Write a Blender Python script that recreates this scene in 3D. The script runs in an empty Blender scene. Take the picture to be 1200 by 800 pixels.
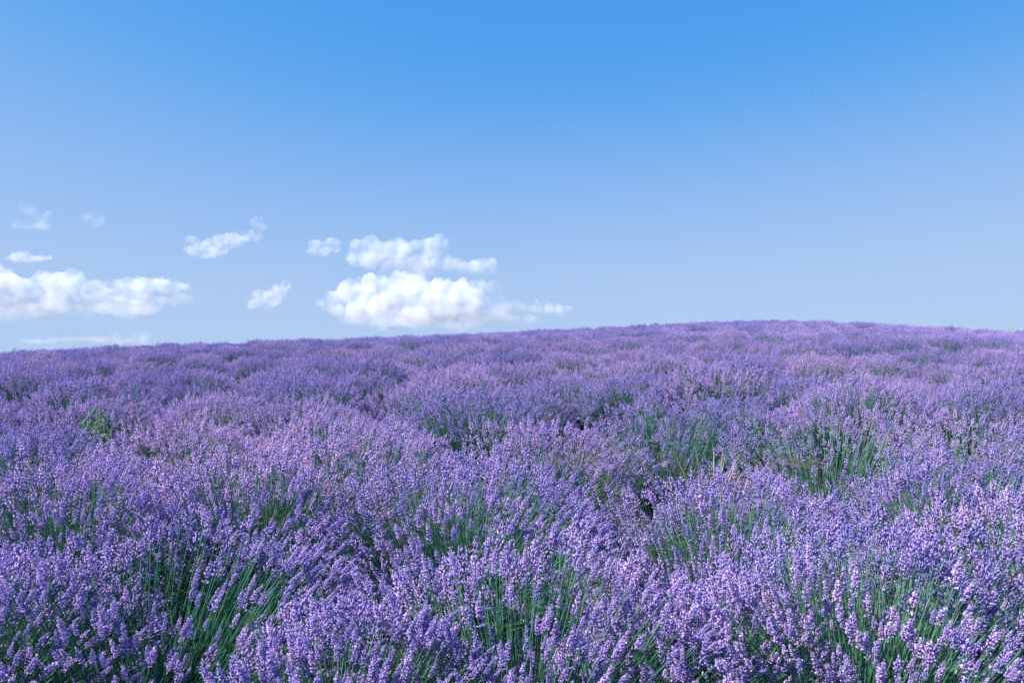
import bpy, math, random
import numpy as np
from mathutils import Vector, noise

random.seed(7)
rng = np.random.default_rng(11)
R = math.radians
scene = bpy.context.scene
C = scene.collection

# ------------------------------------------------------------------ camera, sky, sun, exposure
CAM_Z = 1.20
HY = 422.0                           # row of the true horizon in the photograph
cam_data = bpy.data.cameras.new('camera')
cam_data.lens = 28.0
cam_data.sensor_width = 36.0
cam_data.clip_start = 0.05
cam_data.clip_end = 20000.0
cam = bpy.data.objects.new('camera', cam_data)
C.objects.link(cam)
cam.location = (0.0, 0.0, CAM_Z)
FPX = 28.0 / 36.0 * 1200.0          # focal length in pixels of the 1200 px wide photograph
cam.rotation_euler = (R(90.0) + math.atan((HY - 400.0) / FPX), 0.0, 0.0)
scene.camera = cam

SUN_EL, SUN_AZ = R(44.0), R(-104.0)   # azimuth clockwise from +Y (the view direction)
world = bpy.data.worlds.new('World')
scene.world = world
world.use_nodes = True
wn, wl = world.node_tree.nodes, world.node_tree.links
wn.clear()
sky = wn.new('ShaderNodeTexSky')
sky.sky_type = 'NISHITA'
sky.sun_disc = False
sky.sun_elevation = SUN_EL
sky.sun_rotation = SUN_AZ
sky.altitude = 3000.0
sky.air_density = 1.0
sky.dust_density = 0.0
sky.ozone_density = 6.0
bg = wn.new('ShaderNodeBackground')
bg.inputs['Strength'].default_value = 0.15
EXPOSURE = 0.95
SKY_GAIN = 1.0 / (0.15 * 2 ** EXPOSURE)
wo = wn.new('ShaderNodeOutputWorld')
# the photograph is graded: a tone curve for each channel over the whole sky
scl = wn.new('ShaderNodeVectorMath'); scl.operation = 'MULTIPLY'; scl.inputs[1].default_value = (0.1, 0.1, 0.1)
crv = wn.new('ShaderNodeRGBCurve')
pts = [[(x, max(0.072, 0.445 * (1 - math.exp(-(x * 10 - 0.6) / 0.67)))) for x in (0.0, 0.06, 0.08, 0.10, 0.135, 0.20, 0.30, 0.5, 1.0)],
       [(x, max(0.30, 0.312 + 0.303 * (1 - math.exp(-(x * 10 - 1.25) / 1.25)))) for x in (0.0, 0.10, 0.15, 0.20, 0.27, 0.36, 0.50, 0.7, 1.0)],
       [(x, max(0.74, 0.84 + 0.05 * (1 - math.exp(-(x * 10 - 3.0) / 1.0)))) for x in (0.0, 0.25, 0.32, 0.42, 0.54, 0.70, 1.0)]]
for ch, pp in enumerate(pts):
    cv = crv.mapping.curves[ch]
    cv.points[0].location = pp[0]; cv.points[1].location = pp[-1]
    for q in pp[1:-1]: cv.points.new(*q)
crv.mapping.update()
gain = wn.new('ShaderNodeVectorMath'); gain.operation = 'MULTIPLY'; gain.inputs[1].default_value = (SKY_GAIN,) * 3
wl.new(sky.outputs[0], scl.inputs[0])
wl.new(scl.outputs[0], crv.inputs['Color'])
wl.new(crv.outputs[0], gain.inputs[0])
wl.new(gain.outputs[0], bg.inputs['Color'])
wl.new(bg.outputs[0], wo.inputs['Surface'])

sun_data = bpy.data.lights.new('sun', 'SUN')
sun_data.energy = 4.6
sun_data.angle = R(0.53)
sun_data.color = (1.0, 0.955, 0.90)
sun = bpy.data.objects.new('sun', sun_data)
C.objects.link(sun)
sun_dir = Vector((math.sin(SUN_AZ) * math.cos(SUN_EL), math.cos(SUN_AZ) * math.cos(SUN_EL), math.sin(SUN_EL)))
sun.rotation_euler = (-sun_dir).to_track_quat('-Z', 'Y').to_euler()

vs = scene.view_settings
vs.view_transform = 'Standard'
vs.look = 'None'
vs.exposure = EXPOSURE
vs.gamma = 1.0
vs.use_curve_mapping = False
cy = scene.cycles
cy.max_bounces = 24
cy.diffuse_bounces = 4
cy.transmission_bounces = 4
cy.volume_bounces = 20
cy.use_denoising = True

# ------------------------------------------------------------------ helpers
def build_mesh(name, verts, tris, mats, mat_idx=None, attrs=None, smooth=False):
    """One mesh from numpy arrays of vertices and triangles, with float point attributes."""
    me = bpy.data.meshes.new(name)
    nv, nt = len(verts), len(tris)
    me.vertices.add(nv)
    me.vertices.foreach_set('co', np.ascontiguousarray(verts, dtype=np.float32).ravel())
    me.loops.add(nt * 3)
    me.loops.foreach_set('vertex_index', np.ascontiguousarray(tris, dtype=np.int32).ravel())
    me.polygons.add(nt)
    me.polygons.foreach_set('loop_start', np.arange(0, nt * 3, 3, dtype=np.int32))
    me.polygons.foreach_set('loop_total', np.full(nt, 3, dtype=np.int32))
    for m in mats:
        me.materials.append(m)
    if mat_idx is not None:
        me.polygons.foreach_set('material_index', np.ascontiguousarray(mat_idx, dtype=np.int32))
    me.polygons.foreach_set('use_smooth', np.full(nt, smooth, dtype=bool))
    for k, v in (attrs or {}).items():
        a = me.attributes.new(k, 'FLOAT', 'POINT')
        a.data.foreach_set('value', np.ascontiguousarray(v, dtype=np.float32))
    me.update(calc_edges=True)
    return me


def link(name, data, parent=None):
    o = bpy.data.objects.new(name, data)
    C.objects.link(o)
    if parent is not None:
        o.parent = parent
    return o


def tag(o, label=None, cat=None, group=None, kind=None):
    if label: o['label'] = label
    if cat: o['category'] = cat
    if group: o['group'] = group
    if kind: o['kind'] = kind
    return o


def node_mat(name):
    m = bpy.data.materials.new(name)
    m.use_nodes = True
    n, l = m.node_tree.nodes, m.node_tree.links
    n.clear()
    out = n.new('ShaderNodeOutputMaterial')
    return m, n, l, out


def ramp(n, stops):
    r = n.new('ShaderNodeValToRGB')
    e = r.color_ramp.elements
    while len(e) < len(stops):
        e.new(0.5)
    for k, (p, c) in enumerate(stops):
        e[k].position = p
        e[k].color = (*c, 1.0)
    return r


def plant_mat(name, stops, translucent, rnd=0.9, hue=0.02, patch=1.2, faded=None):
    """Colour from the 'tone' attribute, varied by the 'var' attribute (each piece) and by object (each plant)."""
    m, n, l, out = node_mat(name)
    tone = n.new('ShaderNodeAttribute'); tone.attribute_name = 'tone'
    var = n.new('ShaderNodeAttribute'); var.attribute_name = 'var'
    oi = n.new('ShaderNodeObjectInfo')
    def math_node(op, a, b):
        k = n.new('ShaderNodeMath'); k.operation = op
        for i, v in enumerate((a, b)):
            if isinstance(v, (int, float)): k.inputs[i].default_value = v
            else: l.new(v, k.inputs[i])
        return k.outputs[0]
    s = math_node('ADD', var.outputs['Fac'], math_node('MULTIPLY', math_node('SUBTRACT', oi.outputs['Random'], 0.5), rnd))
    geo = n.new('ShaderNodeNewGeometry')
    pn = n.new('ShaderNodeTexNoise'); pn.inputs['Scale'].default_value = 0.55; pn.inputs['Detail'].default_value = 2.0
    l.new(geo.outputs['Position'], pn.inputs['Vector'])
    s = math_node('ADD', s, math_node('MULTIPLY', math_node('SUBTRACT', pn.outputs['Fac'], 0.5), patch))
    t = math_node('ADD', tone.outputs['Fac'], math_node('MULTIPLY', s, 0.35))
    r = ramp(n, stops)
    l.new(t, r.inputs[0])
    hs = n.new('ShaderNodeHueSaturation')
    l.new(math_node('ADD', 0.5, math_node('MULTIPLY', s, hue)), hs.inputs['Hue'])
    l.new(r.outputs[0], hs.inputs['Color'])
    col = hs.outputs[0]
    if faded:
        old = math_node('LESS_THAN', var.outputs['Fac'], -0.455)
        mc = n.new('ShaderNodeMix'); mc.data_type = 'RGBA'
        l.new(old, mc.inputs['Factor']); l.new(col, mc.inputs[6]); mc.inputs[7].default_value = (*faded, 1.0)
        col = mc.outputs[2]
    p = n.new('ShaderNodeBsdfDiffuse')
    l.new(col, p.inputs['Color'])
    tr = n.new('ShaderNodeBsdfTranslucent')
    l.new(col, tr.inputs['Color'])
    mx = n.new('ShaderNodeMixShader')
    mx.inputs[0].default_value = translucent
    l.new(p.outputs[0], mx.inputs[1])
    l.new(tr.outputs[0], mx.inputs[2])
    l.new(mx.outputs[0], out.inputs['Surface'])
    return m


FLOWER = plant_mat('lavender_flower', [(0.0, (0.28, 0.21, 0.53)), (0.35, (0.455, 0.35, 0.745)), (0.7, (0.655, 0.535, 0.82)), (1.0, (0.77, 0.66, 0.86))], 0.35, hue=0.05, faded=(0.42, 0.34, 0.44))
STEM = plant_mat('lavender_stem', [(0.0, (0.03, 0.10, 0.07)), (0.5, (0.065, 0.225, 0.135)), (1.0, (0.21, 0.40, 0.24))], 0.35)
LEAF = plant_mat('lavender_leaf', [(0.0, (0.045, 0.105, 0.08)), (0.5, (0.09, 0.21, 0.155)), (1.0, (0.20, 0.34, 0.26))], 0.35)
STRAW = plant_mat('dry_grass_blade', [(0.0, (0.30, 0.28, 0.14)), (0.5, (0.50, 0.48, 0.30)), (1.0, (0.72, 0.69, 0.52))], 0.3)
WEED = plant_mat('weed_leaf', [(0.0, (0.12, 0.20, 0.11)), (0.5, (0.26, 0.38, 0.22)), (1.0, (0.48, 0.56, 0.38))], 0.3)

def soil_mat():
    m, n, l, out = node_mat('soil')
    tc = n.new('ShaderNodeTexCoord')
    n1 = n.new('ShaderNodeTexNoise'); n1.inputs['Scale'].default_value = 9.0; n1.inputs['Detail'].default_value = 8.0
    l.new(tc.outputs['Object'], n1.inputs['Vector'])
    r = ramp(n, [(0.3, (0.05, 0.032, 0.026)), (0.55, (0.10, 0.062, 0.048)), (0.75, (0.17, 0.115, 0.09))])
    l.new(n1.outputs['Fac'], r.inputs[0])
    v = n.new('ShaderNodeTexVoronoi'); v.inputs['Scale'].default_value = 28.0
    l.new(tc.outputs['Object'], v.inputs['Vector'])
    b = n.new('ShaderNodeBump'); b.inputs['Strength'].default_value = 0.7; b.inputs['Distance'].default_value = 0.03
    l.new(v.outputs['Distance'], b.inputs['Height'])
    p = n.new('ShaderNodeBsdfPrincipled'); p.inputs['Roughness'].default_value = 0.95
    l.new(r.outputs[0], p.inputs['Base Color'])
    l.new(b.outputs[0], p.inputs['Normal'])
    l.new(p.outputs[0], out.inputs['Surface'])
    return m
SOIL = soil_mat()

# ------------------------------------------------------------------ the hill
PLANT_TOP = 0.73
SX = np.array([-400, 0, 100, 200, 300, 400, 500, 600, 700, 800, 850, 900, 950, 1000, 1050, 1100, 1150, 1200, 1600])
SY = np.array([424, 416, 410.5, 404.5, 401.5, 398.5, 394, 390, 385, 379.5, 377.5, 376.5, 376.5, 378.5, 381, 384, 387, 390, 405])
SU = (SX - 600) / FPX
SM = (HY - SY) / FPX
_uf = np.linspace(-1.2, 1.2, 241)
_mf = np.interp(_uf, SU, SM)
_k = np.hanning(13); _k /= _k.sum()
_mf = np.convolve(np.pad(_mf, 6, mode='edge'), _k, 'valid')
H0 = CAM_Z - PLANT_TOP

def crest(u):
    return np.interp(u, [-1.0, -0.64, -0.2, 0.3, 0.64, 1.0], [26.0, 28.0, 36.0, 52.0, 44.0, 38.0])

def ground_z(x, y):
    x = np.asarray(x, float); y = np.asarray(y, float)
    yy = np.maximum(y, 0.0)
    u = np.clip(x / np.maximum(y, 6.0), -1.2, 1.2)
    m = np.interp(u, _uf, _mf)
    D = crest(u)
    s0 = 0.030
    k = m - s0
    b = -(k * D + 2 * H0) / D ** 3
    a = (2 * k + 3 * H0 / D) / D
    yl = np.minimum(yy, 1.3 * D)
    z = s0 * yl + a * yl ** 2 + b * yl ** 3
    slope = np.minimum(s0 + 2 * a * yl + 3 * b * yl ** 2, -0.02)
    z = z + np.where(yy > yl, np.maximum(slope * (yy - yl), -14.0), 0.0)
    z = z + 0.015 * np.sin(x * 1.3 + 0.7) * np.cos(y * 0.9)
    return z

def make_ground():
    xs = np.concatenate([-np.geomspace(30, 6000, 24)[::-1], np.linspace(-28, 28, 57), np.geomspace(30, 6000, 24)])
    ys = np.concatenate([-np.geomspace(4, 3000, 16)[::-1], np.linspace(-3, 80, 84), np.geomspace(84, 9000, 24)])
    X, Y = np.meshgrid(xs, ys)
    Z = ground_z(X, Y)
    v = np.stack([X.ravel(), Y.ravel(), Z.ravel()], 1)
    nx, ny = len(xs), len(ys)
    i, j = np.meshgrid(np.arange(nx - 1), np.arange(ny - 1))
    a = (j * nx + i).ravel(); b = a + 1; c = a + nx + 1; d = a + nx
    t = np.concatenate([np.stack([a, b, c], 1), np.stack([a, c, d], 1)])
    tag(link('ground', build_mesh('ground', v, t, [SOIL], smooth=True)), 'brown soil of the gently rising lavender hill', kind='structure')
make_ground()

def at_pixel(px, dist):
    """Point of the ground at a given distance in a given direction of view."""
    x = (px - 600.0) / FPX * dist
    return x, dist, float(ground_z(x, dist))

# ------------------------------------------------------------------ clouds
def cloud_mat(name, density, scale, lo, hi, fade):
    m, n, l, out = node_mat(name)
    tc = n.new('ShaderNodeTexCoord')
    nz = n.new('ShaderNodeTexNoise')
    nz.inputs['Scale'].default_value = scale; nz.inputs['Detail'].default_value = 6.0; nz.inputs['Roughness'].default_value = 0.6
    l.new(tc.outputs['Object'], nz.inputs['Vector'])
    mr = n.new('ShaderNodeMapRange'); mr.interpolation_type = 'SMOOTHSTEP'
    mr.inputs['From Min'].default_value = lo; mr.inputs['From Max'].default_value = hi
    mr.inputs['To Min'].default_value = 0.0; mr.inputs['To Max'].default_value = density
    l.new(nz.outputs['Fac'], mr.inputs['Value'])
    sp = n.new('ShaderNodeSeparateXYZ'); l.new(tc.outputs['Object'], sp.inputs[0])
    mz = n.new('ShaderNodeMapRange'); mz.interpolation_type = 'SMOOTHSTEP'
    mz.inputs['From Min'].default_value = -10.0; mz.inputs['From Max'].default_value = fade
    l.new(sp.outputs['Z'], mz.inputs['Value'])
    mu = n.new('ShaderNodeMath'); mu.operation = 'MULTIPLY'
    l.new(mr.outputs[0], mu.inputs[0]); l.new(mz.outputs[0], mu.inputs[1])
    v = n.new('ShaderNodeVolumeScatter')
    v.inputs['Color'].default_value = (0.60, 0.625, 0.68, 1.0)
    v.inputs['Anisotropy'].default_value = 0.0
    l.new(mu.outputs[0], v.inputs['Density'])
    l.new(v.outputs[0], out.inputs['Volume'])
    m.cycles.volume_step_rate = 0.15
    return m
CLOUD = cloud_mat('cloud_dense', 0.042, 0.015, 0.36, 0.72, 80.0)
CLOUD_SMALL = cloud_mat('cloud_ragged', 0.036, 0.032, 0.36, 0.72, 15.0)
CLOUD_THIN = cloud_mat('cloud_thin', 0.015, 0.03, 0.40, 0.70, 5.0)
CLOUD_VEIL = cloud_mat('cloud_veil', 0.018, 0.013, 0.38, 0.70, 60.0)
CLOUD_DIST = 3000.0
PX = CLOUD_DIST / FPX

_perm = np.random.default_rng(3).permutation(4096)
_val = np.random.default_rng(4).uniform(-1, 1, 4096)
def lattice_noise(p):
    i = np.floor(p).astype(np.int64); f = p - i; f = f * f * (3 - 2 * f)
    r = 0.0
    for c in range(8):
        o = np.array([c & 1, (c >> 1) & 1, (c >> 2) & 1])
        q = i + o
        h = _perm[(_perm[(_perm[q[:, 0] & 4095] + q[:, 1]) & 4095] + q[:, 2]) & 4095]
        w = np.prod(np.where(o == 1, f, 1 - f), axis=1)
        r = r + w * _val[h]
    return r

def make_cloud(blobs, label, mat, amp, depth=0.8, seed=0, vox=5.5, puffs=12, group='small fair weather clouds low over the field', flat=None):
    """blobs: (px, py, rx, ry) in photograph pixels at the clouds' distance; each gets depth of its own."""
    rs = random.Random(seed)
    cx = sum(b[0] for b in blobs) / len(blobs)
    base = max(b[1] + b[3] for b in blobs)
    org = Vector(((cx - 600) * PX, CLOUD_DIST + rs.uniform(-150, 250), CAM_Z + (HY - base) * PX))
    import bmesh
    bm = bmesh.new()
    for (bx, by, rx, ry) in blobs:
        c = Vector(((bx - cx) * PX, rs.uniform(-0.5, 0.5) * rx * PX * depth, (base - by) * PX))
        rad = Vector((rx, (rx * 0.5 + ry * 0.5) * depth, ry)) * PX
        balls = [(c, rad * 0.9)]
        for k in range(puffs):
            d = Vector((rs.gauss(0, 1), rs.gauss(0, 1), rs.gauss(0.35, 0.8))).normalized()
            q = rs.uniform(0.25, 0.5)
            balls.append((c + Vector((d.x * rad.x, d.y * rad.y, d.z * rad.z)) * (0.95 - 0.4 * q), Vector((rad.x * 0.45 + rad.z * 0.55,) * 3) * q))
        for cc, rr in balls:
            r = bmesh.ops.create_icosphere(bm, subdivisions=3, radius=1.0)
            for v in r['verts']:
                v.co = Vector((v.co.x * rr.x, v.co.y * rr.y, v.co.z * rr.z)) + cc
    me0 = bpy.data.meshes.new('cloud_base')
    bm.to_mesh(me0); bm.free()
    tmp = bpy.data.objects.new('cloud_base', me0)
    C.objects.link(tmp)
    md = tmp.modifiers.new('remesh', 'REMESH'); md.mode = 'VOXEL'; md.voxel_size = vox
    dg = bpy.context.evaluated_depsgraph_get()
    me = bpy.data.meshes.new_from_object(tmp.evaluated_get(dg))
    n = len(me.vertices)
    co = np.empty(n * 3, np.float32); me.vertices.foreach_get('co', co); co = co.reshape(-1, 3)
    nr = np.empty(n * 3, np.float32); me.vertices.foreach_get('normal', nr); nr = nr.reshape(-1, 3)
    off = Vector((seed * 37.1, seed * 11.3, 5.0))
    d = np.zeros(n); a = 1.0; f = 1.0 / (55.0 * amp / 14.0)
    for o in range(4):
        d += a * (np.abs(lattice_noise(co * f + np.array(off))) * 2.0 - 0.55)
        a *= 0.55; f *= 2.1
    co = co + nr * (d * amp)[:, None]
    me.vertices.foreach_set('co', co.ravel())
    me.update()
    tmp.data = me                                  # remesh once more: the pushed-out surface must not cross itself
    md.voxel_size = vox
    dg = bpy.context.evaluated_depsgraph_get(); dg.update()
    me1 = bpy.data.meshes.new_from_object(tmp.evaluated_get(dg))
    bpy.data.objects.remove(tmp); bpy.data.meshes.remove(me0); bpy.data.meshes.remove(me)
    me = me1
    me.materials.clear(); me.materials.append(mat)
    me.polygons.foreach_set('use_smooth', np.ones(len(me.polygons), bool))
    me.name = 'cloud'; me.update()
    o = link('cloud', me); o.location = org
    return tag(o, label, 'cloud', group)

make_cloud([(470, 300, 20, 14), (480, 322, 34, 7), (560, 322, 26, 4), (440, 302, 24, 17), (505, 296, 22, 15), (510, 312, 30, 9), (555, 316, 30, 4), (420, 306, 12, 9), (486, 310, 34, 10)],
           'upper heap of the tallest white cumulus cloud, with a tail drifting to its side', CLOUD, 14, seed=1)
make_cloud([(385, 348, 24, 16), (410, 340, 30, 18), (445, 336, 32, 18), (476, 340, 28, 20), (440, 356, 44, 20), (395, 366, 22, 12), (500, 350, 30, 18), (545, 345, 26, 10), (520, 362, 46, 14), (368, 352, 16, 9), (450, 374, 60, 7), (530, 340, 22, 8), (470, 323, 30, 9), (432, 326, 22, 8), (520, 328, 26, 7), (415, 330, 14, 6)],
           'widest bright cumulus bank standing low over the field, blue grey underneath', CLOUD, 14, seed=2)
make_cloud([(610, 362, 22, 6), (636, 363, 20, 7), (655, 364, 14, 5), (590, 360, 14, 4)],
           'narrow white cloud streak just beyond the big bank, nearest the rising ridge', CLOUD_SMALL, 7, seed=3, vox=3.6)
make_cloud([(380, 295, 12, 10), (394, 290, 10, 8), (371, 300, 7, 5)],
           'small lone puff floating beside the top of the big cumulus', CLOUD_SMALL, 8, seed=4, vox=3.6)
make_cloud([(302, 348, 18, 13), (315, 341, 13, 11), (325, 333, 5, 8), (290, 353, 9, 8)],
           'compact white cloud with a pointed tip between the two large banks', CLOUD_SMALL, 8, seed=5, vox=3.6)
make_cloud([(220, 282, 22, 8), (246, 274, 22, 8), (272, 270, 20, 4), (207, 288, 13, 6), (232, 287, 16, 6), (201, 272, 8, 4), (196, 283, 6, 4)],
           'ragged thin cloud stretched above the gap between the banks', CLOUD_SMALL, 7, seed=6, vox=3.6)
make_cloud([(304, 264, 8, 8), (309, 268, 6, 5)],
           'tiny round cloud puff off the end of the ragged thin cloud', CLOUD_SMALL, 5, seed=7, vox=2.5)
make_cloud([(248, 302, 10, 4), (240, 303, 6, 3)],
           'tiny flat cloud scrap under the ragged thin cloud', CLOUD_SMALL, 4, seed=8, vox=2.5)
make_cloud([(-20, 330, 34, 16), (12, 340, 28, 14), (45, 334, 26, 14), (78, 328, 22, 11), (70, 342, 26, 13), (105, 344, 28, 13), (135, 340, 24, 15), (160, 334, 20, 13), (150, 348, 26, 8), (200, 335, 22, 7), (185, 334, 14, 9), (-10, 360, 36, 12), (60, 358, 30, 6)],
           'long white cumulus bank running out of the left edge of the photo', CLOUD, 11, seed=9)
make_cloud([(520, 352, 50, 16), (570, 350, 36, 12), (545, 366, 60, 10), (600, 372, 36, 6), (480, 372, 60, 8), (560, 330, 30, 6)],
           'soft blue grey veil of cloud spreading beside and under the widest bank', CLOUD_VEIL, 9, seed=15, puffs=6)
make_cloud([(60, 364, 60, 9), (150, 362, 50, 8), (10, 372, 40, 8), (200, 352, 30, 6)],
           'thin grey veil hanging under the long bank at the left edge', CLOUD_VEIL, 7, seed=16, puffs=6)
make_cloud([(15, 300, 28, 3.5), (35, 299, 12, 3)], 'thin white cloud bar above the long bank at the photo edge', CLOUD_SMALL, 4, seed=10, vox=2.5)
make_cloud([(25, 243, 12, 6), (45, 252, 16, 6), (30, 262, 24, 4)], 'faintest cloud wisp, highest of all at the side of the sky', CLOUD_THIN, 6, seed=11, vox=3.6)
make_cloud([(100, 397, 60, 4), (60, 400, 30, 3)], 'pale cloud streak lying almost on the low end of the skyline', CLOUD_THIN, 4, seed=12, vox=3.6, depth=2.0, puffs=4)
make_cloud([(540, 381, 36, 7), (470, 378, 40, 6), (560, 376, 24, 5)], 'hazy cloud layer under the widest bank touching the ridge', CLOUD_THIN, 6, seed=13, vox=3.6, depth=1.6)
make_cloud([(125, 262, 16, 7), (132, 268, 10, 5)], 'very faint scrap of cloud between the high wisp and the ragged cloud', CLOUD_THIN, 5, seed=14, vox=3.6)

# ------------------------------------------------------------------ lavender building blocks
def basis(d):
    """Rotation matrices (n,3,3) that carry +Z onto the unit directions d, with a random spin."""
    d = d / np.linalg.norm(d, axis=1, keepdims=True)
    ref = np.where(np.abs(d[:, 2:3]) < 0.95, np.array([[0, 0, 1.0]]), np.array([[1.0, 0, 0]]))
    x = np.cross(ref, d); x /= np.linalg.norm(x, axis=1, keepdims=True)
    y = np.cross(d, x)
    a = rng.uniform(0, 2 * np.pi, len(d))[:, None]
    xr = x * np.cos(a) + y * np.sin(a)
    yr = np.cross(d, xr)
    return np.stack([xr, yr, d], 2)


def stamp(template, pos, rot, scale, var):
    """Copies of (verts, tris, tone) at every position, as one vertex array."""
    tv, tt, tn = template
    n, k = len(pos), len(tv)
    v = np.einsum('nij,kj->nki', rot, tv) * np.asarray(scale).reshape(n, 1, -1) + pos[:, None, :]
    t = tt[None] + (np.arange(n) * k)[:, None, None]
    return v.reshape(-1, 3), t.reshape(-1, 3), np.tile(tn, n), np.repeat(var, k)


def bud(ring):
    """A small pointed calyx along +Z, one unit long."""
    v = [(0, 0, 0)]
    for i in range(ring):
        a = 2 * math.pi * i / ring
        v.append((0.5 * math.cos(a), 0.5 * math.sin(a), 0.62))
    v.append((0, 0, 1.0))
    t = []
    for i in range(ring):
        j = (i + 1) % ring
        t += [(0, 1 + j, 1 + i), (ring + 1, 1 + i, 1 + j)]
    return np.array(v, float), np.array(t, int)


def make_spike(length, whorls, per, ring, blen, bwid, petals, gap):
    """A flower spike along +Z: whorls of calyces round a thin axis, some with an open pale petal."""
    V, T, N = [], [], []
    off = 0
    bv, bt = bud(ring)
    for w in range(whorls):
        f = w / max(1, whorls - 1)
        z = length * (0.02 + 0.86 * f)
        if w == 0 and gap:
            z -= length * 0.24
        size = (0.80 + 0.45 * math.sin(math.pi * min(1, f * 0.9 + 0.25))) * (1 - 0.35 * max(0, f - 0.7) / 0.3)
        n = per if w < whorls - 1 else max(2, per - 2)
        a0 = rng.uniform(0, 6.28)
        for i in range(n):
            a = a0 + 2 * math.pi * (i + rng.uniform(-0.25, 0.25)) / n
            tilt = rng.uniform(0.4, 0.95) * (1 - 0.55 * f)
            d = np.array([[math.sin(tilt) * math.cos(a), math.sin(tilt) * math.sin(a), math.cos(tilt)]])
            rot = basis(d)[0]
            sc = np.array([bwid, bwid, blen]) * size * rng.uniform(0.82, 1.18)
            p = np.array([0.0015 * math.cos(a), 0.0015 * math.sin(a), z + rng.uniform(-1, 1) * 0.0042])
            v = (bv * sc) @ rot.T + p
            V.append(v); T.append(bt + off); off += len(v)
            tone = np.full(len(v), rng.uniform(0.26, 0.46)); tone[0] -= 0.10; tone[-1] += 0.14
            N.append(tone)
            if rng.random() < petals:
                tip = v[-1]
                e1 = rot[:, 0] * bwid * 0.85; e2 = (rot[:, 1] * 0.7 + rot[:, 2] * 0.5) * bwid * 0.85
                q = np.array([tip - e1 * 0.9, tip - e2 * 0.6 + rot[:, 2] * 0.001, tip + e1 * 0.9, tip + e2 * 0.9 + rot[:, 2] * 0.002])
                V.append(q); T.append(np.array([[0, 1, 2], [0, 2, 3]]) + off); off += 4
                N.append(np.full(4, rng.uniform(0.6, 0.85)))
    return np.concatenate(V), np.concatenate(T), np.concatenate(N)


SPIKE_NEAR = [make_spike(rng.uniform(0.052, 0.084), int(rng.integers(8, 11)), 6, 4, 0.0112, 0.0042, 0.16, k % 2 == 0) for k in range(10)]
SPIKE_MID = [make_spike(rng.uniform(0.058, 0.085), 6, 3, 3, 0.0185, 0.0058, 0.06, k % 2 == 0) for k in range(6)]
SPIKE_FAR = [make_spike(rng.uniform(0.062, 0.088), 4, 2, 3, 0.022, 0.0085, 0.0, False) for k in range(5)]
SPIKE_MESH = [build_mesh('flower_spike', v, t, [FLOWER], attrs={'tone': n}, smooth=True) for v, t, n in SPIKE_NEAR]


def stem_layout(n, radius, height, open_centre, lean, tmax=72.0):
    """Base points, tips and end directions of n flower stems fanning out of one plant."""
    lo = math.cos(R(tmax)); hi = math.cos(R(open_centre))
    c = rng.uniform(lo, hi, n)
    th = np.arccos(c) * rng.uniform(0.9, 1.06, n)
    ph = rng.uniform(0, 2 * np.pi, n)
    # uneven outline: tufts of the plant grow to different lengths
    lobes = 1 + 0.10 * np.sin(ph * 3 + rng.uniform(0, 6)) * np.sin(th) + 0.07 * np.sin(ph * 5 + rng.uniform(0, 6)) * np.sin(th * 2)
    low = rng.random(n) < 0.14
    L = np.where(low, rng.normal(0.84, 0.07, n), rng.normal(1.0, 0.042, n)) * lobes
    dirs = np.stack([np.sin(th) * np.cos(ph), np.sin(th) * np.sin(ph), np.cos(th)], 1)
    tips = dirs * (np.array([radius / math.sin(R(tmax)) , radius / math.sin(R(tmax)), height]) * L[:, None])
    tips[:, 2] *= np.maximum(np.cos(th), 0.05) ** -0.12
    tips[:, :2] += np.array(lean) * tips[:, 2:3]
    base = np.stack([0.13 * radius / 0.6 * np.sin(th) * np.cos(ph), 0.13 * radius / 0.6 * np.sin(th) * np.sin(ph), np.full(n, 0.02)], 1)
    base[:, :2] += rng.normal(0, 0.03, (n, 2)); base[:, 2] += rng.uniform(0, 0.08, n)
    mid = (base + tips) * 0.5 + np.stack([dirs[:, 0], dirs[:, 1], np.zeros(n)], 1) * 0.02 + rng.normal(0, 0.012, (n, 3))
    mid[:, 2] -= 0.03 * np.sin(th)
    end = tips - mid
    end /= np.linalg.norm(end, axis=1, keepdims=True)
    end += rng.normal(0, 0.04, (n, 3)) + np.array([0.03, 0.0, 0.06])
    end /= np.linalg.norm(end, axis=1, keepdims=True)
    return base, mid, tips, end


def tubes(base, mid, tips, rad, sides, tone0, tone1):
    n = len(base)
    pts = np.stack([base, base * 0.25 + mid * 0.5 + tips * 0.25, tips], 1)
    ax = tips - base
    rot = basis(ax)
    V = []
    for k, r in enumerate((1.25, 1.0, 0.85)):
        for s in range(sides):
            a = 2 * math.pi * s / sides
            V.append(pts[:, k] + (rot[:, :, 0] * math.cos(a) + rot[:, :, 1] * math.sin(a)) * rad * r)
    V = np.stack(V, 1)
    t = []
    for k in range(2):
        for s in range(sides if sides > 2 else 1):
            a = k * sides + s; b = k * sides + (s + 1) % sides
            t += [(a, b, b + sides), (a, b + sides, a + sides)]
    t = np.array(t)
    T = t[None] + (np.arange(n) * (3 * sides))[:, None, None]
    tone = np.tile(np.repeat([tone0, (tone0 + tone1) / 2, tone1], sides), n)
    return V.reshape(-1, 3), T.reshape(-1, 3), tone, np.repeat(rng.uniform(-0.5, 0.5, n), 3 * sides)


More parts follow.
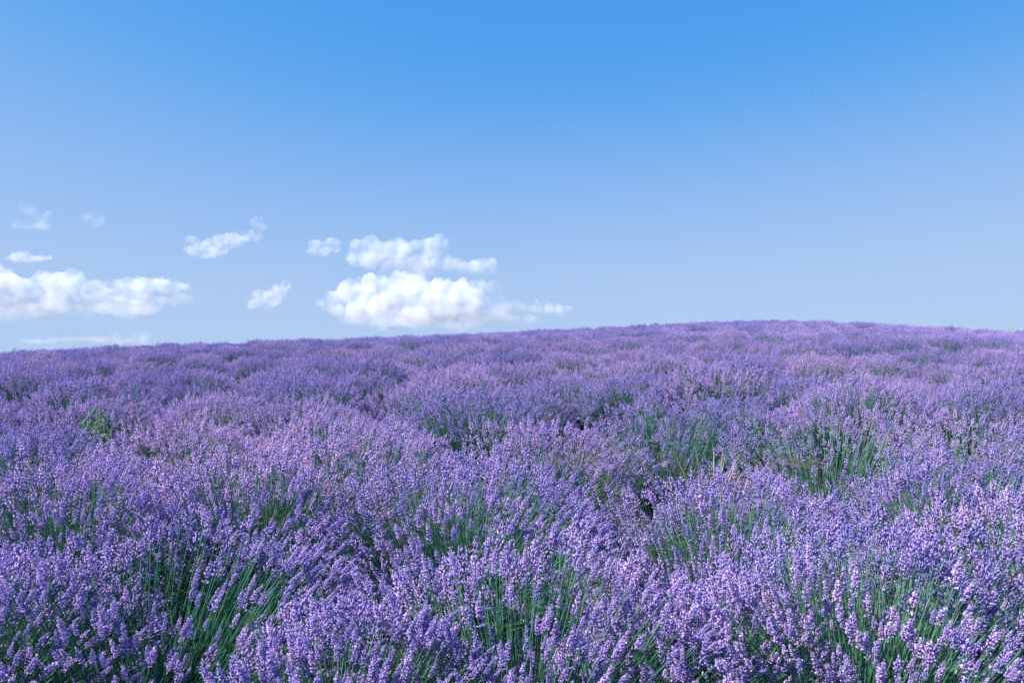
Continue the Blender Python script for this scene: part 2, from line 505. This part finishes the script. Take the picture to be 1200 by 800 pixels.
def leaves(n, radius, height, length, width, tone=(0.25, 0.75)):
    """Narrow grey-green leaves on the lower half of the plant: folded blades of four triangles."""
    th = np.arccos(rng.uniform(math.cos(R(80)), 1, n)); ph = rng.uniform(0, 2 * np.pi, n)
    d = np.stack([np.sin(th) * np.cos(ph), np.sin(th) * np.sin(ph), np.cos(th)], 1)
    p = d * np.array([radius, radius, height]) * rng.uniform(0.25, 1.0, n)[:, None] ** 0.6
    p[:, 2] = np.maximum(p[:, 2], 0.01)
    g = d + rng.normal(0, 0.35, (n, 3)); g[:, 2] += 0.5
    tv = np.array([(0, 0, 0), (-0.5, 0.1, 0.5), (0, -0.12, 0.55), (0.5, 0.1, 0.5), (0, 0.15, 1.0)]) * np.array([width, width, length])
    tt = np.array([(0, 2, 1), (0, 3, 2), (1, 2, 4), (2, 3, 4)])
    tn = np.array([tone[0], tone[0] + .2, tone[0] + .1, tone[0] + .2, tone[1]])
    return stamp((tv, tt, tn), p, basis(g), rng.uniform(0.7, 1.3, n), rng.uniform(-0.5, 0.5, n))


def join(parts):
    V, T, N, A = [], [], [], []
    off = 0
    for v, t, n, a in parts:
        V.append(v); T.append(t + off); N.append(n); A.append(a); off += len(v)
    return np.concatenate(V), np.concatenate(T), np.concatenate(N), np.concatenate(A)


def spikes_joined(kinds, tips, end, scale, var):
    ids = rng.integers(0, len(kinds), len(tips))
    rot = basis(end)
    return join([stamp(kinds[k], tips[ids == k], rot[ids == k], scale[ids == k], var[ids == k]) for k in range(len(kinds)) if (ids == k).any()])


def part_mesh(name, data, mat):
    v, t, n, a = data
    return build_mesh(name, v, t, [mat], attrs={'tone': n, 'var': a}, smooth=mat is FLOWER)


GROUP = 'lavender plants of the field'
MAX_PARTS = 300

def near_plant(loc, radius, height, n, open_centre, lean, label, tmax=70.0, singles=0, leafy=1600, parted=0.0):
    """A plant close to the camera: flower spikes one by one, the rest of them joined."""
    root = link('lavender_plant', None)
    root.empty_display_size = 0.2
    root.location = loc
    tag(root, label, 'lavender plant', GROUP)
    base, mid, tips, end = stem_layout(n, radius, height, open_centre, lean, tmax)
    bare = np.zeros(n, bool)
    if parted:
        # the side towards the camera lies open: shorter stems, most of them without flowers
        out = tips[:, :2] / np.maximum(np.linalg.norm(tips[:, :2], axis=1, keepdims=True), 1e-6)
        to_cam = -np.array(loc[:2]) / np.linalg.norm(loc[:2])
        front = (out @ to_cam > 0.45) & (np.linalg.norm(tips[:, :2], axis=1) > 0.26 * radius)
        k = np.where(front, rng.uniform(0.62, 0.9, n), 1.0)[:, None]
        tips *= k; mid *= k
        bare = front & (rng.random(n) < parted)
    var = rng.uniform(-0.5, 0.5, n)
    sc = rng.normal(0.80, 0.15, n).clip(0.5, 1.25)
    # the spikes that show largest: nearest to the camera
    order = np.argsort(np.linalg.norm(tips + np.array(loc) - np.array([0, 0, CAM_Z]), axis=1))
    order = order[~bare[order]]
    one, rest = order[:singles], order[singles:]
    rot = basis(end)
    for i in one:
        o = bpy.data.objects.new('flower_spike', SPIKE_MESH[int(rng.integers(0, len(SPIKE_MESH)))])
        C.objects.link(o)
        o.parent = root
        o.matrix_local = mat4(rot[i] * sc[i], tips[i])
    if len(rest):
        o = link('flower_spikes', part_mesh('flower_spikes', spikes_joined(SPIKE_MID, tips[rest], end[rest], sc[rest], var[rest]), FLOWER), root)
        o['kind'] = 'stuff'
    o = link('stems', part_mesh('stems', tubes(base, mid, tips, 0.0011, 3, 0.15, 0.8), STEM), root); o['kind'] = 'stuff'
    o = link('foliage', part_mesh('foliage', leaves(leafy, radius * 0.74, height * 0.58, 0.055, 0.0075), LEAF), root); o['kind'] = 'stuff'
    return root


from mathutils import Matrix
def mat4(r, p):
    return Matrix(((r[0, 0], r[0, 1], r[0, 2], p[0]), (r[1, 0], r[1, 1], r[1, 2], p[1]), (r[2, 0], r[2, 1], r[2, 2], p[2]), (0, 0, 0, 1)))

LEAN = (0.06, 0.0)
# photograph column, distance, radius, height, spikes, open centre (deg), single spikes, label
HAND = [
    (185, 2.35, 0.64, 0.58, 828, 18, 300, 70, 'big splayed lavender bush at bottom left, fanned open to show green and lime stems'),
    (610, 2.15, 0.55, 0.58, 690, 8, 300, 64, 'lavender bush at the bottom centre with fresh green stems fanning under its spikes'),
    (1010, 2.20, 0.58, 0.62, 1240, 8, 300, 72, 'full lavender bush at the bottom right, its pale tops overlapping the bush behind'),
    (400, 2.05, 0.40, 0.44, 653, 5, 300, 72, 'low dark lavender bush at the bottom edge between the splayed and the central bush'),
    (-40, 2.3, 0.50, 0.50, 634, 8, 200, 68, 'shadowed lavender bush cut by the lower left corner of the photo'),
    (800, 2.25, 0.42, 0.46, 722, 6, 300, 72, 'lower lavender bush at the bottom edge between the central and the bottom right bush'),
    (1230, 2.6, 0.56, 0.62, 965, 6, 220, 72, 'lavender bush cut by the lower right corner of the photo'),
    (850, 3.1, 0.54, 0.58, 855, 8, 240, 62, 'lavender bush in front of the green centred bush, green stems showing down its side'),
    (1120, 3.3, 0.58, 0.66, 964, 8, 200, 68, 'dense lavender bush by the right edge with dark green showing beneath its flowers'),
    (545, 3.2, 0.64, 0.64, 1102, 6, 260, 68, 'broad lavender bush behind the bottom central one, dense and pinkish on top'),
    (300, 3.35, 0.60, 0.66, 992, 6, 200, 68, 'lavender bush just behind the big splayed one, dark pockets at its foot'),
    (90, 3.2, 0.58, 0.64, 964, 6, 160, 68, 'lavender bush behind the big splayed one near the left edge, leaning spikes on top'),
    (965, 4.2, 0.56, 0.76, 606, 16, 0, 60, 'pale airy lavender bush with a bright green centre, behind the right foreground'),
    (772, 4.9, 0.50, 0.76, 662, 14, 0, 60, 'round lavender bush standing alone with a green heart beside the dark soil gap'),
    (1135, 4.8, 0.50, 0.66, 523, 14, 0, 58, 'lavender bush with a dark green hollow front, near the right edge'),
    (868, 3.85, 0.36, 0.50, 420, 4, 0, 68, 'low lavender bush tucked between the round lone bush and the green centred one'),
    (640, 4.4, 0.56, 0.66, 883, 4, 0, 68, 'lavender bush leaning over the soil gap opposite the round lone bush'),
    (430, 4.3, 0.58, 0.64, 883, 6, 0, 68, 'lavender bush left of centre, dark green pocket under its front spikes'),
    (215, 4.5, 0.58, 0.64, 883, 5, 0, 68, 'lavender bush in the second tier on the left, even carpet of pale spikes'),
    (20, 4.3, 0.56, 0.60, 772, 8, 0, 62, 'bluish lavender bush with teal stems showing at the left edge'),
    (1250, 4.3, 0.56, 0.66, 828, 5, 0, 68, 'lavender bush cut by the right edge beyond the dense dark based one'),
]
PARTED = {965: 0.65, 772: 0.45, 1135: 0.6, 185: 0.4, 610: 0.35, 850: 0.25, 20: 0.4}
placed = []
for (px, dist, rad, hgt, n, oc, singles, tmax, label) in HAND:
    x, y, z = at_pixel(px, dist)
    near_plant((x, y, z), rad, hgt, n, oc, LEAN, label, tmax, min(singles, MAX_PARTS, n), parted=PARTED.get(px, 0.0))
    placed.append((x, y, rad + (0.06 if px in (965, 772, 1135) else 0.0)))
# open ground: the soil gap and the hollows before three of the bushes
for px, dist, r in ((722, 4.45, 0.25), (1120, 4.25, -0.1), (705, 5.3, 0.0), (692, 6.3, 0.0), (684, 7.4, 0.0), (112, 5.1, -0.25)):
    placed.append((*at_pixel(px, dist)[:2], r))

# ------------------------------------------------------------------ the rest of the field
def plant_data(n, spikes, radius, height, oc, stem_r, sides, n_leaf, leaf_l, leaf_w, sscale=1.0):
    base, mid, tips, end = stem_layout(n, radius, height, oc, LEAN, rng.uniform(64, 72))
    sc = rng.normal(0.86, 0.16, n).clip(0.5, 1.3) * sscale
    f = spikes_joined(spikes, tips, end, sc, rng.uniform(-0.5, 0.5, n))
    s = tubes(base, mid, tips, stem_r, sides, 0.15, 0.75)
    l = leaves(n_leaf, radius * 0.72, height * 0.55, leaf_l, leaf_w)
    return f, s, l

MID = []
for k in range(5):
    f, s, l = plant_data(int(rng.integers(960, 1080)), SPIKE_MID, rng.uniform(0.54, 0.64), rng.uniform(0.58, 0.68), rng.uniform(2, 8), 0.0016, 3, 600, 0.065, 0.011)
    MID.append((part_mesh('flower_spikes', f, FLOWER), part_mesh('stems', s, STEM), part_mesh('foliage', l, LEAF)))
FAR = []
for k in range(6):
    f, s, l = plant_data(800, SPIKE_FAR, rng.uniform(0.54, 0.64), rng.uniform(0.60, 0.70), rng.uniform(2, 9), 0.0024, 2, 120, 0.09, 0.018, 1.1)
    v, t, n, a = join([f, s, l])
    mi = np.concatenate([np.full(len(f[1]), 0), np.full(len(s[1]), 1), np.full(len(l[1]), 2)])
    FAR.append(build_mesh('lavender_far', v, t, [FLOWER, STEM, LEAF], mi, {'tone': n, 'var': a}))

# planting grid, staggered and uneven
spots = []
row = 0
y = -3.0
while y < 66.0:
    half = 0.78 * max(y, 0) + 5.0
    x = -half + (row % 2) * 0.51
    while x < half:
        sx = x + random.gauss(0, 0.11); sy = y + random.gauss(0, 0.16)
        x += 1.02
        u = sx / max(sy, 6.0)
        if sy > float(crest(u)) + 7.0 + 3.0 * abs(u): continue
        if sy < 2.7 and abs(sx) < 0.78 * max(sy, 0) + 0.9: continue
        if any((sx - px_) ** 2 + (sy - py_) ** 2 < (0.70 * (r_ + 0.60)) ** 2 for px_, py_, r_ in placed): continue
        spots.append((sx, sy, row))
    y += 1.36
    row += 1

# hollows where the photograph shows dark pockets between plants (photograph pixels of plant tops)
HOLLOWS = [(92, 450), (45, 487), (200, 472), (355, 522), (488, 463), (505, 515), (905, 512), (878, 412), (700, 440), (1010, 452), (60, 470), (330, 430)]
hol = []
for hx, hy in HOLLOWS:
    u = (hx - 600) / FPX
    best = min(((abs((HY - (CAM_Z and FPX * (float(ground_z(u * d, d)) + 0.5 - CAM_Z) / d)) - hy), d) for d in np.arange(4, 45, 0.25)), key=lambda q: q[0])[1]
    hol.append((u * best, best))

in_view, others = [], []
for (x, y, r) in spots:
    hollow = any((x - a) ** 2 + (y - b) ** 2 < (0.62 + 0.012 * b) ** 2 for a, b in hol)
    s = random.uniform(0.84, 1.15)
    if hollow: s *= 0.90
    elif random.random() < 0.04: s *= 0.84
    px = 600 + FPX * x / max(y, 0.1)
    vis = y > 1.0 and -60 < px < 1260
    (in_view if vis else others).append((x, y, s, random.uniform(0, 6.283), r))
in_view.sort(key=lambda q: q[0] ** 2 + q[1] ** 2)
n_things = 300 - len(HAND)
things, others = in_view[:n_things], others + in_view[n_things:]

ORD = ('first second third fourth fifth sixth seventh eighth ninth tenth eleventh twelfth thirteenth fourteenth fifteenth sixteenth seventeenth '
       'eighteenth nineteenth twentieth').split()
rank = sorted({q[4] for q in things})
for (x, y, s, rz, r) in things:
    z = float(ground_z(x, y))
    root = link('lavender_plant', None)
    root.empty_display_size = 0.2
    root.location = (x, y, z)
    root.rotation_euler = (0, 0, rz)
    root.scale = (s * random.uniform(0.95, 1.06), s * random.uniform(0.95, 1.06), s)
    f, st, fo = MID[random.randrange(len(MID))]
    for nm, me in (('flower_spikes', f), ('stems', st), ('foliage', fo)):
        o = bpy.data.objects.new(nm, me); C.objects.link(o); o.parent = root; o['kind'] = 'stuff'
    word = ORD[rank.index(r)] if rank.index(r) < len(ORD) else 'last'
    row_x = sorted(q[0] for q in things if q[4] == r)
    col = row_x.index(x)
    look = 'stunted lavender bush' if s < 0.85 else 'low lavender bush' if s < 0.92 else 'tall lavender bush' if s > 1.05 else 'lavender bush'
    if col < len(row_x) / 2: place = f'{ORD[col]} from the left'
    else: place = f'{ORD[len(row_x) - 1 - col]} from the right'
    tag(root, f'{look}, {place} in the {word} rank up the slope', 'lavender plant', GROUP)

def make_field(pts):
    me = bpy.data.meshes.new('lavender_field')
    me.vertices.add(len(pts))
    co = np.array([(x, y, float(ground_z(x, y))) for x, y, *_ in pts], np.float32)
    me.vertices.foreach_set('co', co.ravel())
    for nm, vals in (('size', [p[2] for p in pts]), ('spin', [p[3] for p in pts])):
        a = me.attributes.new(nm, 'FLOAT', 'POINT'); a.data.foreach_set('value', np.array(vals, np.float32))
    a = me.attributes.new('kind_index', 'INT', 'POINT'); a.data.foreach_set('value', rng.integers(0, len(FAR), len(pts)).astype(np.int32))
    for m in (FLOWER, STEM, LEAF): me.materials.append(m)
    o = link('lavender_field', me)
    tag(o, 'purple mass of lavender covering the hill up to the skyline', 'lavender', kind='stuff')
    ng = bpy.data.node_groups.new('scatter_lavender', 'GeometryNodeTree')
    ng.interface.new_socket('Geometry', in_out='INPUT', socket_type='NodeSocketGeometry')
    ng.interface.new_socket('Geometry', in_out='OUTPUT', socket_type='NodeSocketGeometry')
    n, l = ng.nodes, ng.links
    gi, go = n.new('NodeGroupInput'), n.new('NodeGroupOutput')
    def attr(nm, ty):
        k = n.new('GeometryNodeInputNamedAttribute'); k.data_type = ty; k.inputs['Name'].default_value = nm
        return k.outputs[0]
    size, spin, idx = attr('size', 'FLOAT'), attr('spin', 'FLOAT'), attr('kind_index', 'INT')
    cx = n.new('ShaderNodeCombineXYZ'); l.new(spin, cx.inputs['Z'])
    jn = n.new('GeometryNodeJoinGeometry')
    for k, fm in enumerate(FAR):
        src = bpy.data.objects.new('lavender_far_shape', fm)      # shape source only; not in the scene
        oi = n.new('GeometryNodeObjectInfo'); oi.inputs['Object'].default_value = src; oi.inputs['As Instance'].default_value = False
        cmp = n.new('FunctionNodeCompare'); cmp.data_type = 'INT'; cmp.operation = 'EQUAL'
        ins = [s for s in cmp.inputs if s.type == 'INT']
        l.new(idx, ins[0]); ins[1].default_value = k
        ip = n.new('GeometryNodeInstanceOnPoints')
        l.new(gi.outputs[0], ip.inputs['Points'])
        l.new(cmp.outputs[0], ip.inputs['Selection'])
        l.new(oi.outputs['Geometry'], ip.inputs['Instance'])
        l.new(cx.outputs[0], ip.inputs['Rotation'])
        l.new(size, ip.inputs['Scale'])
        l.new(ip.outputs[0], jn.inputs[0])
    l.new(jn.outputs[0], go.inputs[0])
    md = o.modifiers.new('scatter', 'NODES'); md.node_group = ng
make_field(others)

# ------------------------------------------------------------------ grasses and weeds
def blade_set(n, spread, hmin, hmax, width, bend, head=0.0, tone=(0.3, 0.8)):
    """Thin bent grass stalks, each a tapering folded ribbon of three segments with a thicker seed head."""
    parts = []
    for i in range(n):
        a = rng.uniform(0, 6.283); r = spread * math.sqrt(rng.random())
        b = np.array([r * math.cos(a), r * math.sin(a), 0.0])
        h = rng.uniform(hmin, hmax); ba = rng.uniform(0, 6.283); bd = bend * rng.uniform(0.3, 1.2)
        ts = np.array([0, 0.4, 0.75, 0.88, 1.0])
        p = b + np.stack([math.cos(ba) * bd * ts ** 2.2, math.sin(ba) * bd * ts ** 2.2, h * ts - 0.25 * bd * ts ** 4], 1)
        w = width * np.array([1.0, 0.8, 0.6, 0.6 + head, 0.15])
        sa = rng.uniform(0, 3.14)
        s = np.array([math.cos(sa), math.sin(sa), 0.0]); q = np.array([-math.sin(sa), math.cos(sa), 0.0])
        V, T = [], []
        for k in range(5):
            V += [p[k] + s * w[k], p[k] + q * w[k], p[k] - s * w[k] - q * w[k] * 0.5]
        for k in range(4):
            for e in range(3):
                f = (e + 1) % 3
                T += [(k * 3 + e, k * 3 + f, k * 3 + 3 + f), (k * 3 + e, k * 3 + 3 + f, k * 3 + 3 + e)]
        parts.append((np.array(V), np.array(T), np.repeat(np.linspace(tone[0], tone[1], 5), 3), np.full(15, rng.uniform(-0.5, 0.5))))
    return join(parts)

def grass_tuft(px, dist, n, hmin, hmax, spread, bend, label, width=0.0022, head=0.35):
    x, y, z = at_pixel(px, dist)
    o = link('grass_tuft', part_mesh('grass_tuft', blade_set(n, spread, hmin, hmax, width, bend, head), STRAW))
    o.location = (x, y, z - 0.01)
    return tag(o, label, 'grass', 'dry grass tufts among the lavender')

grass_tuft(832, 3.70, 9, 0.62, 0.74, 0.06, 0.16, 'pale dry grass stalks rising between the green centred bush and the one before it', 0.0034)
grass_tuft(738, 4.35, 8, 0.42, 0.60, 0.14, 0.22, 'few bent straw coloured stalks over the dark soil gap', 0.0032)
grass_tuft(878, 4.5, 3, 0.52, 0.64, 0.05, 0.14, 'two or three curved dry stalks behind the green centred bush', 0.0032)
grass_tuft(476, 17.5, 12, 0.80, 0.95, 0.15, 0.12, 'yellowish tall grass tuft sticking out of the middle of the field', 0.0045)
grass_tuft(296, 30.0, 14, 0.85, 1.0, 0.35, 0.10, 'dry grass tuft breaking the skyline on the lower side of the hill', 0.006)

x, y, z = at_pixel(112, 5.1)
root = link('weed', None); root.location = (x, y, z); root.empty_display_size = 0.2
tag(root, 'yellow green leafy weed poking up among lavender in the left field', 'weed')
base, mid, tips, end = stem_layout(36, 0.16, 0.66, 2, (0, 0), 60)
o = link('stems', part_mesh('stems', tubes(base, mid, tips, 0.002, 3, 0.3, 0.8), WEED), root); o['kind'] = 'stuff'
lv = join([stamp((np.array([(0, 0, 0), (-0.014, 0.003, 0.022), (0, -0.004, 0.025), (0.014, 0.003, 0.022), (0, 0.004, 0.05)]), np.array([(0, 2, 1), (0, 3, 2), (1, 2, 4), (2, 3, 4)]), np.array([0.3, 0.5, 0.4, 0.5, 0.9])),
            mid * (1 - f) + tips * f + rng.normal(0, 0.015, tips.shape), basis(end + rng.normal(0, 0.8, end.shape)), rng.uniform(0.7, 1.3, len(tips)), rng.uniform(-0.5, 0.5, len(tips))) for f in np.linspace(0.1, 1.05, 9)])
o = link('foliage', part_mesh('foliage', lv, WEED), root); o['kind'] = 'stuff'

x, y, z = at_pixel(726, 4.15)
root = link('seedling', None); root.location = (x, y, z); root.empty_display_size = 0.2
tag(root, 'grey green flowerless young lavender crouching in the soil gap', 'young plant')
o = link('foliage', part_mesh('foliage', leaves(420, 0.17, 0.30, 0.05, 0.006, (0.5, 1.0)), LEAF), root); o['kind'] = 'stuff'

# tall dry grass behind the right shoulder of the hill
parts = []
for i in range(420):
    u = 0.47 + 0.26 * rng.random() ** 0.8
    d = float(crest(u)) + rng.uniform(-1.0, 4.5)
    v, t, n, a = blade_set(1, 0.05, 0.7, 0.92 + 0.16 * (u > 0.52), 0.006, 0.18, 1.0)
    x = u * d
    parts.append((v + np.array([x, d, float(ground_z(x, d))]), t, n, a))
for i in range(90):
    u = rng.uniform(-0.64, 0.45)
    d = float(crest(u)) + rng.uniform(-2.0, 2.0)
    v, t, n, a = blade_set(1, 0.05, 0.72, 0.98, 0.004, 0.12, 0.8)
    x = u * d
    parts.append((v + np.array([x, d, float(ground_z(x, d))]), t, n - 0.3, a))
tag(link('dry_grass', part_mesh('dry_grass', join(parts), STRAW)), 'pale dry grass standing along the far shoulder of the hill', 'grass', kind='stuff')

# ------------------------------------------------------------------ two insects on the wing
def insect(px, py, dist, label):
    m, n, l, out = node_mat('insect_body')
    p = n.new('ShaderNodeBsdfPrincipled'); p.inputs['Base Color'].default_value = (0.05, 0.045, 0.05, 1); p.inputs['Roughness'].default_value = 0.5
    l.new(p.outputs[0], out.inputs['Surface'])
    root = link('bee', None); root.empty_display_size = 0.02
    root.location = ((px - 600) / FPX * dist, dist, CAM_Z + (HY - py) / FPX * dist)
    root.rotation_euler = (0.2, 0.1, random.uniform(0, 6))
    tag(root, label, 'insect')
    k = []
    prof = [(-0.008, 0.0004), (-0.006, 0.0022), (-0.003, 0.0030), (0.0, 0.0018), (0.002, 0.0028), (0.004, 0.0022), (0.0048, 0.0012), (0.006, 0.0019), (0.0075, 0.0005)]
    V = np.array([(r * math.cos(6.283 * s / 8), yv, r * math.sin(6.283 * s / 8)) for yv, r in prof for s in range(8)])
    T = []
    for q in range(len(prof) - 1):
        for s in range(8):
            e = (s + 1) % 8
            T += [(q * 8 + s, q * 8 + e, q * 8 + 8 + e), (q * 8 + s, q * 8 + 8 + e, q * 8 + 8 + s)]
    link('body', build_mesh('body', V, np.array(T), [m], smooth=True), root)
    wm, n, l, out = node_mat('insect_wing')
    p = n.new('ShaderNodeBsdfPrincipled'); p.inputs['Base Color'].default_value = (0.25, 0.25, 0.27, 1); p.inputs['Alpha'].default_value = 0.6
    l.new(p.outputs[0], out.inputs['Surface'])
    for sgn in (-1, 1):
        W = np.array([(0, 0.003, 0.002), (sgn * 0.006, 0.005, 0.005), (sgn * 0.010, 0.002, 0.0065), (sgn * 0.008, -0.002, 0.005), (sgn * 0.003, -0.001, 0.003)])
        link('wing', build_mesh('wing', W, np.array([(0, 1, 2), (0, 2, 3), (0, 3, 4)]), [wm]), root)
insect(870, 368.5, 6.5, 'tiny dark insect flying just above the crest of the hill')
insect(955, 108, 9.0, 'tiny insect speck high in the open blue sky')
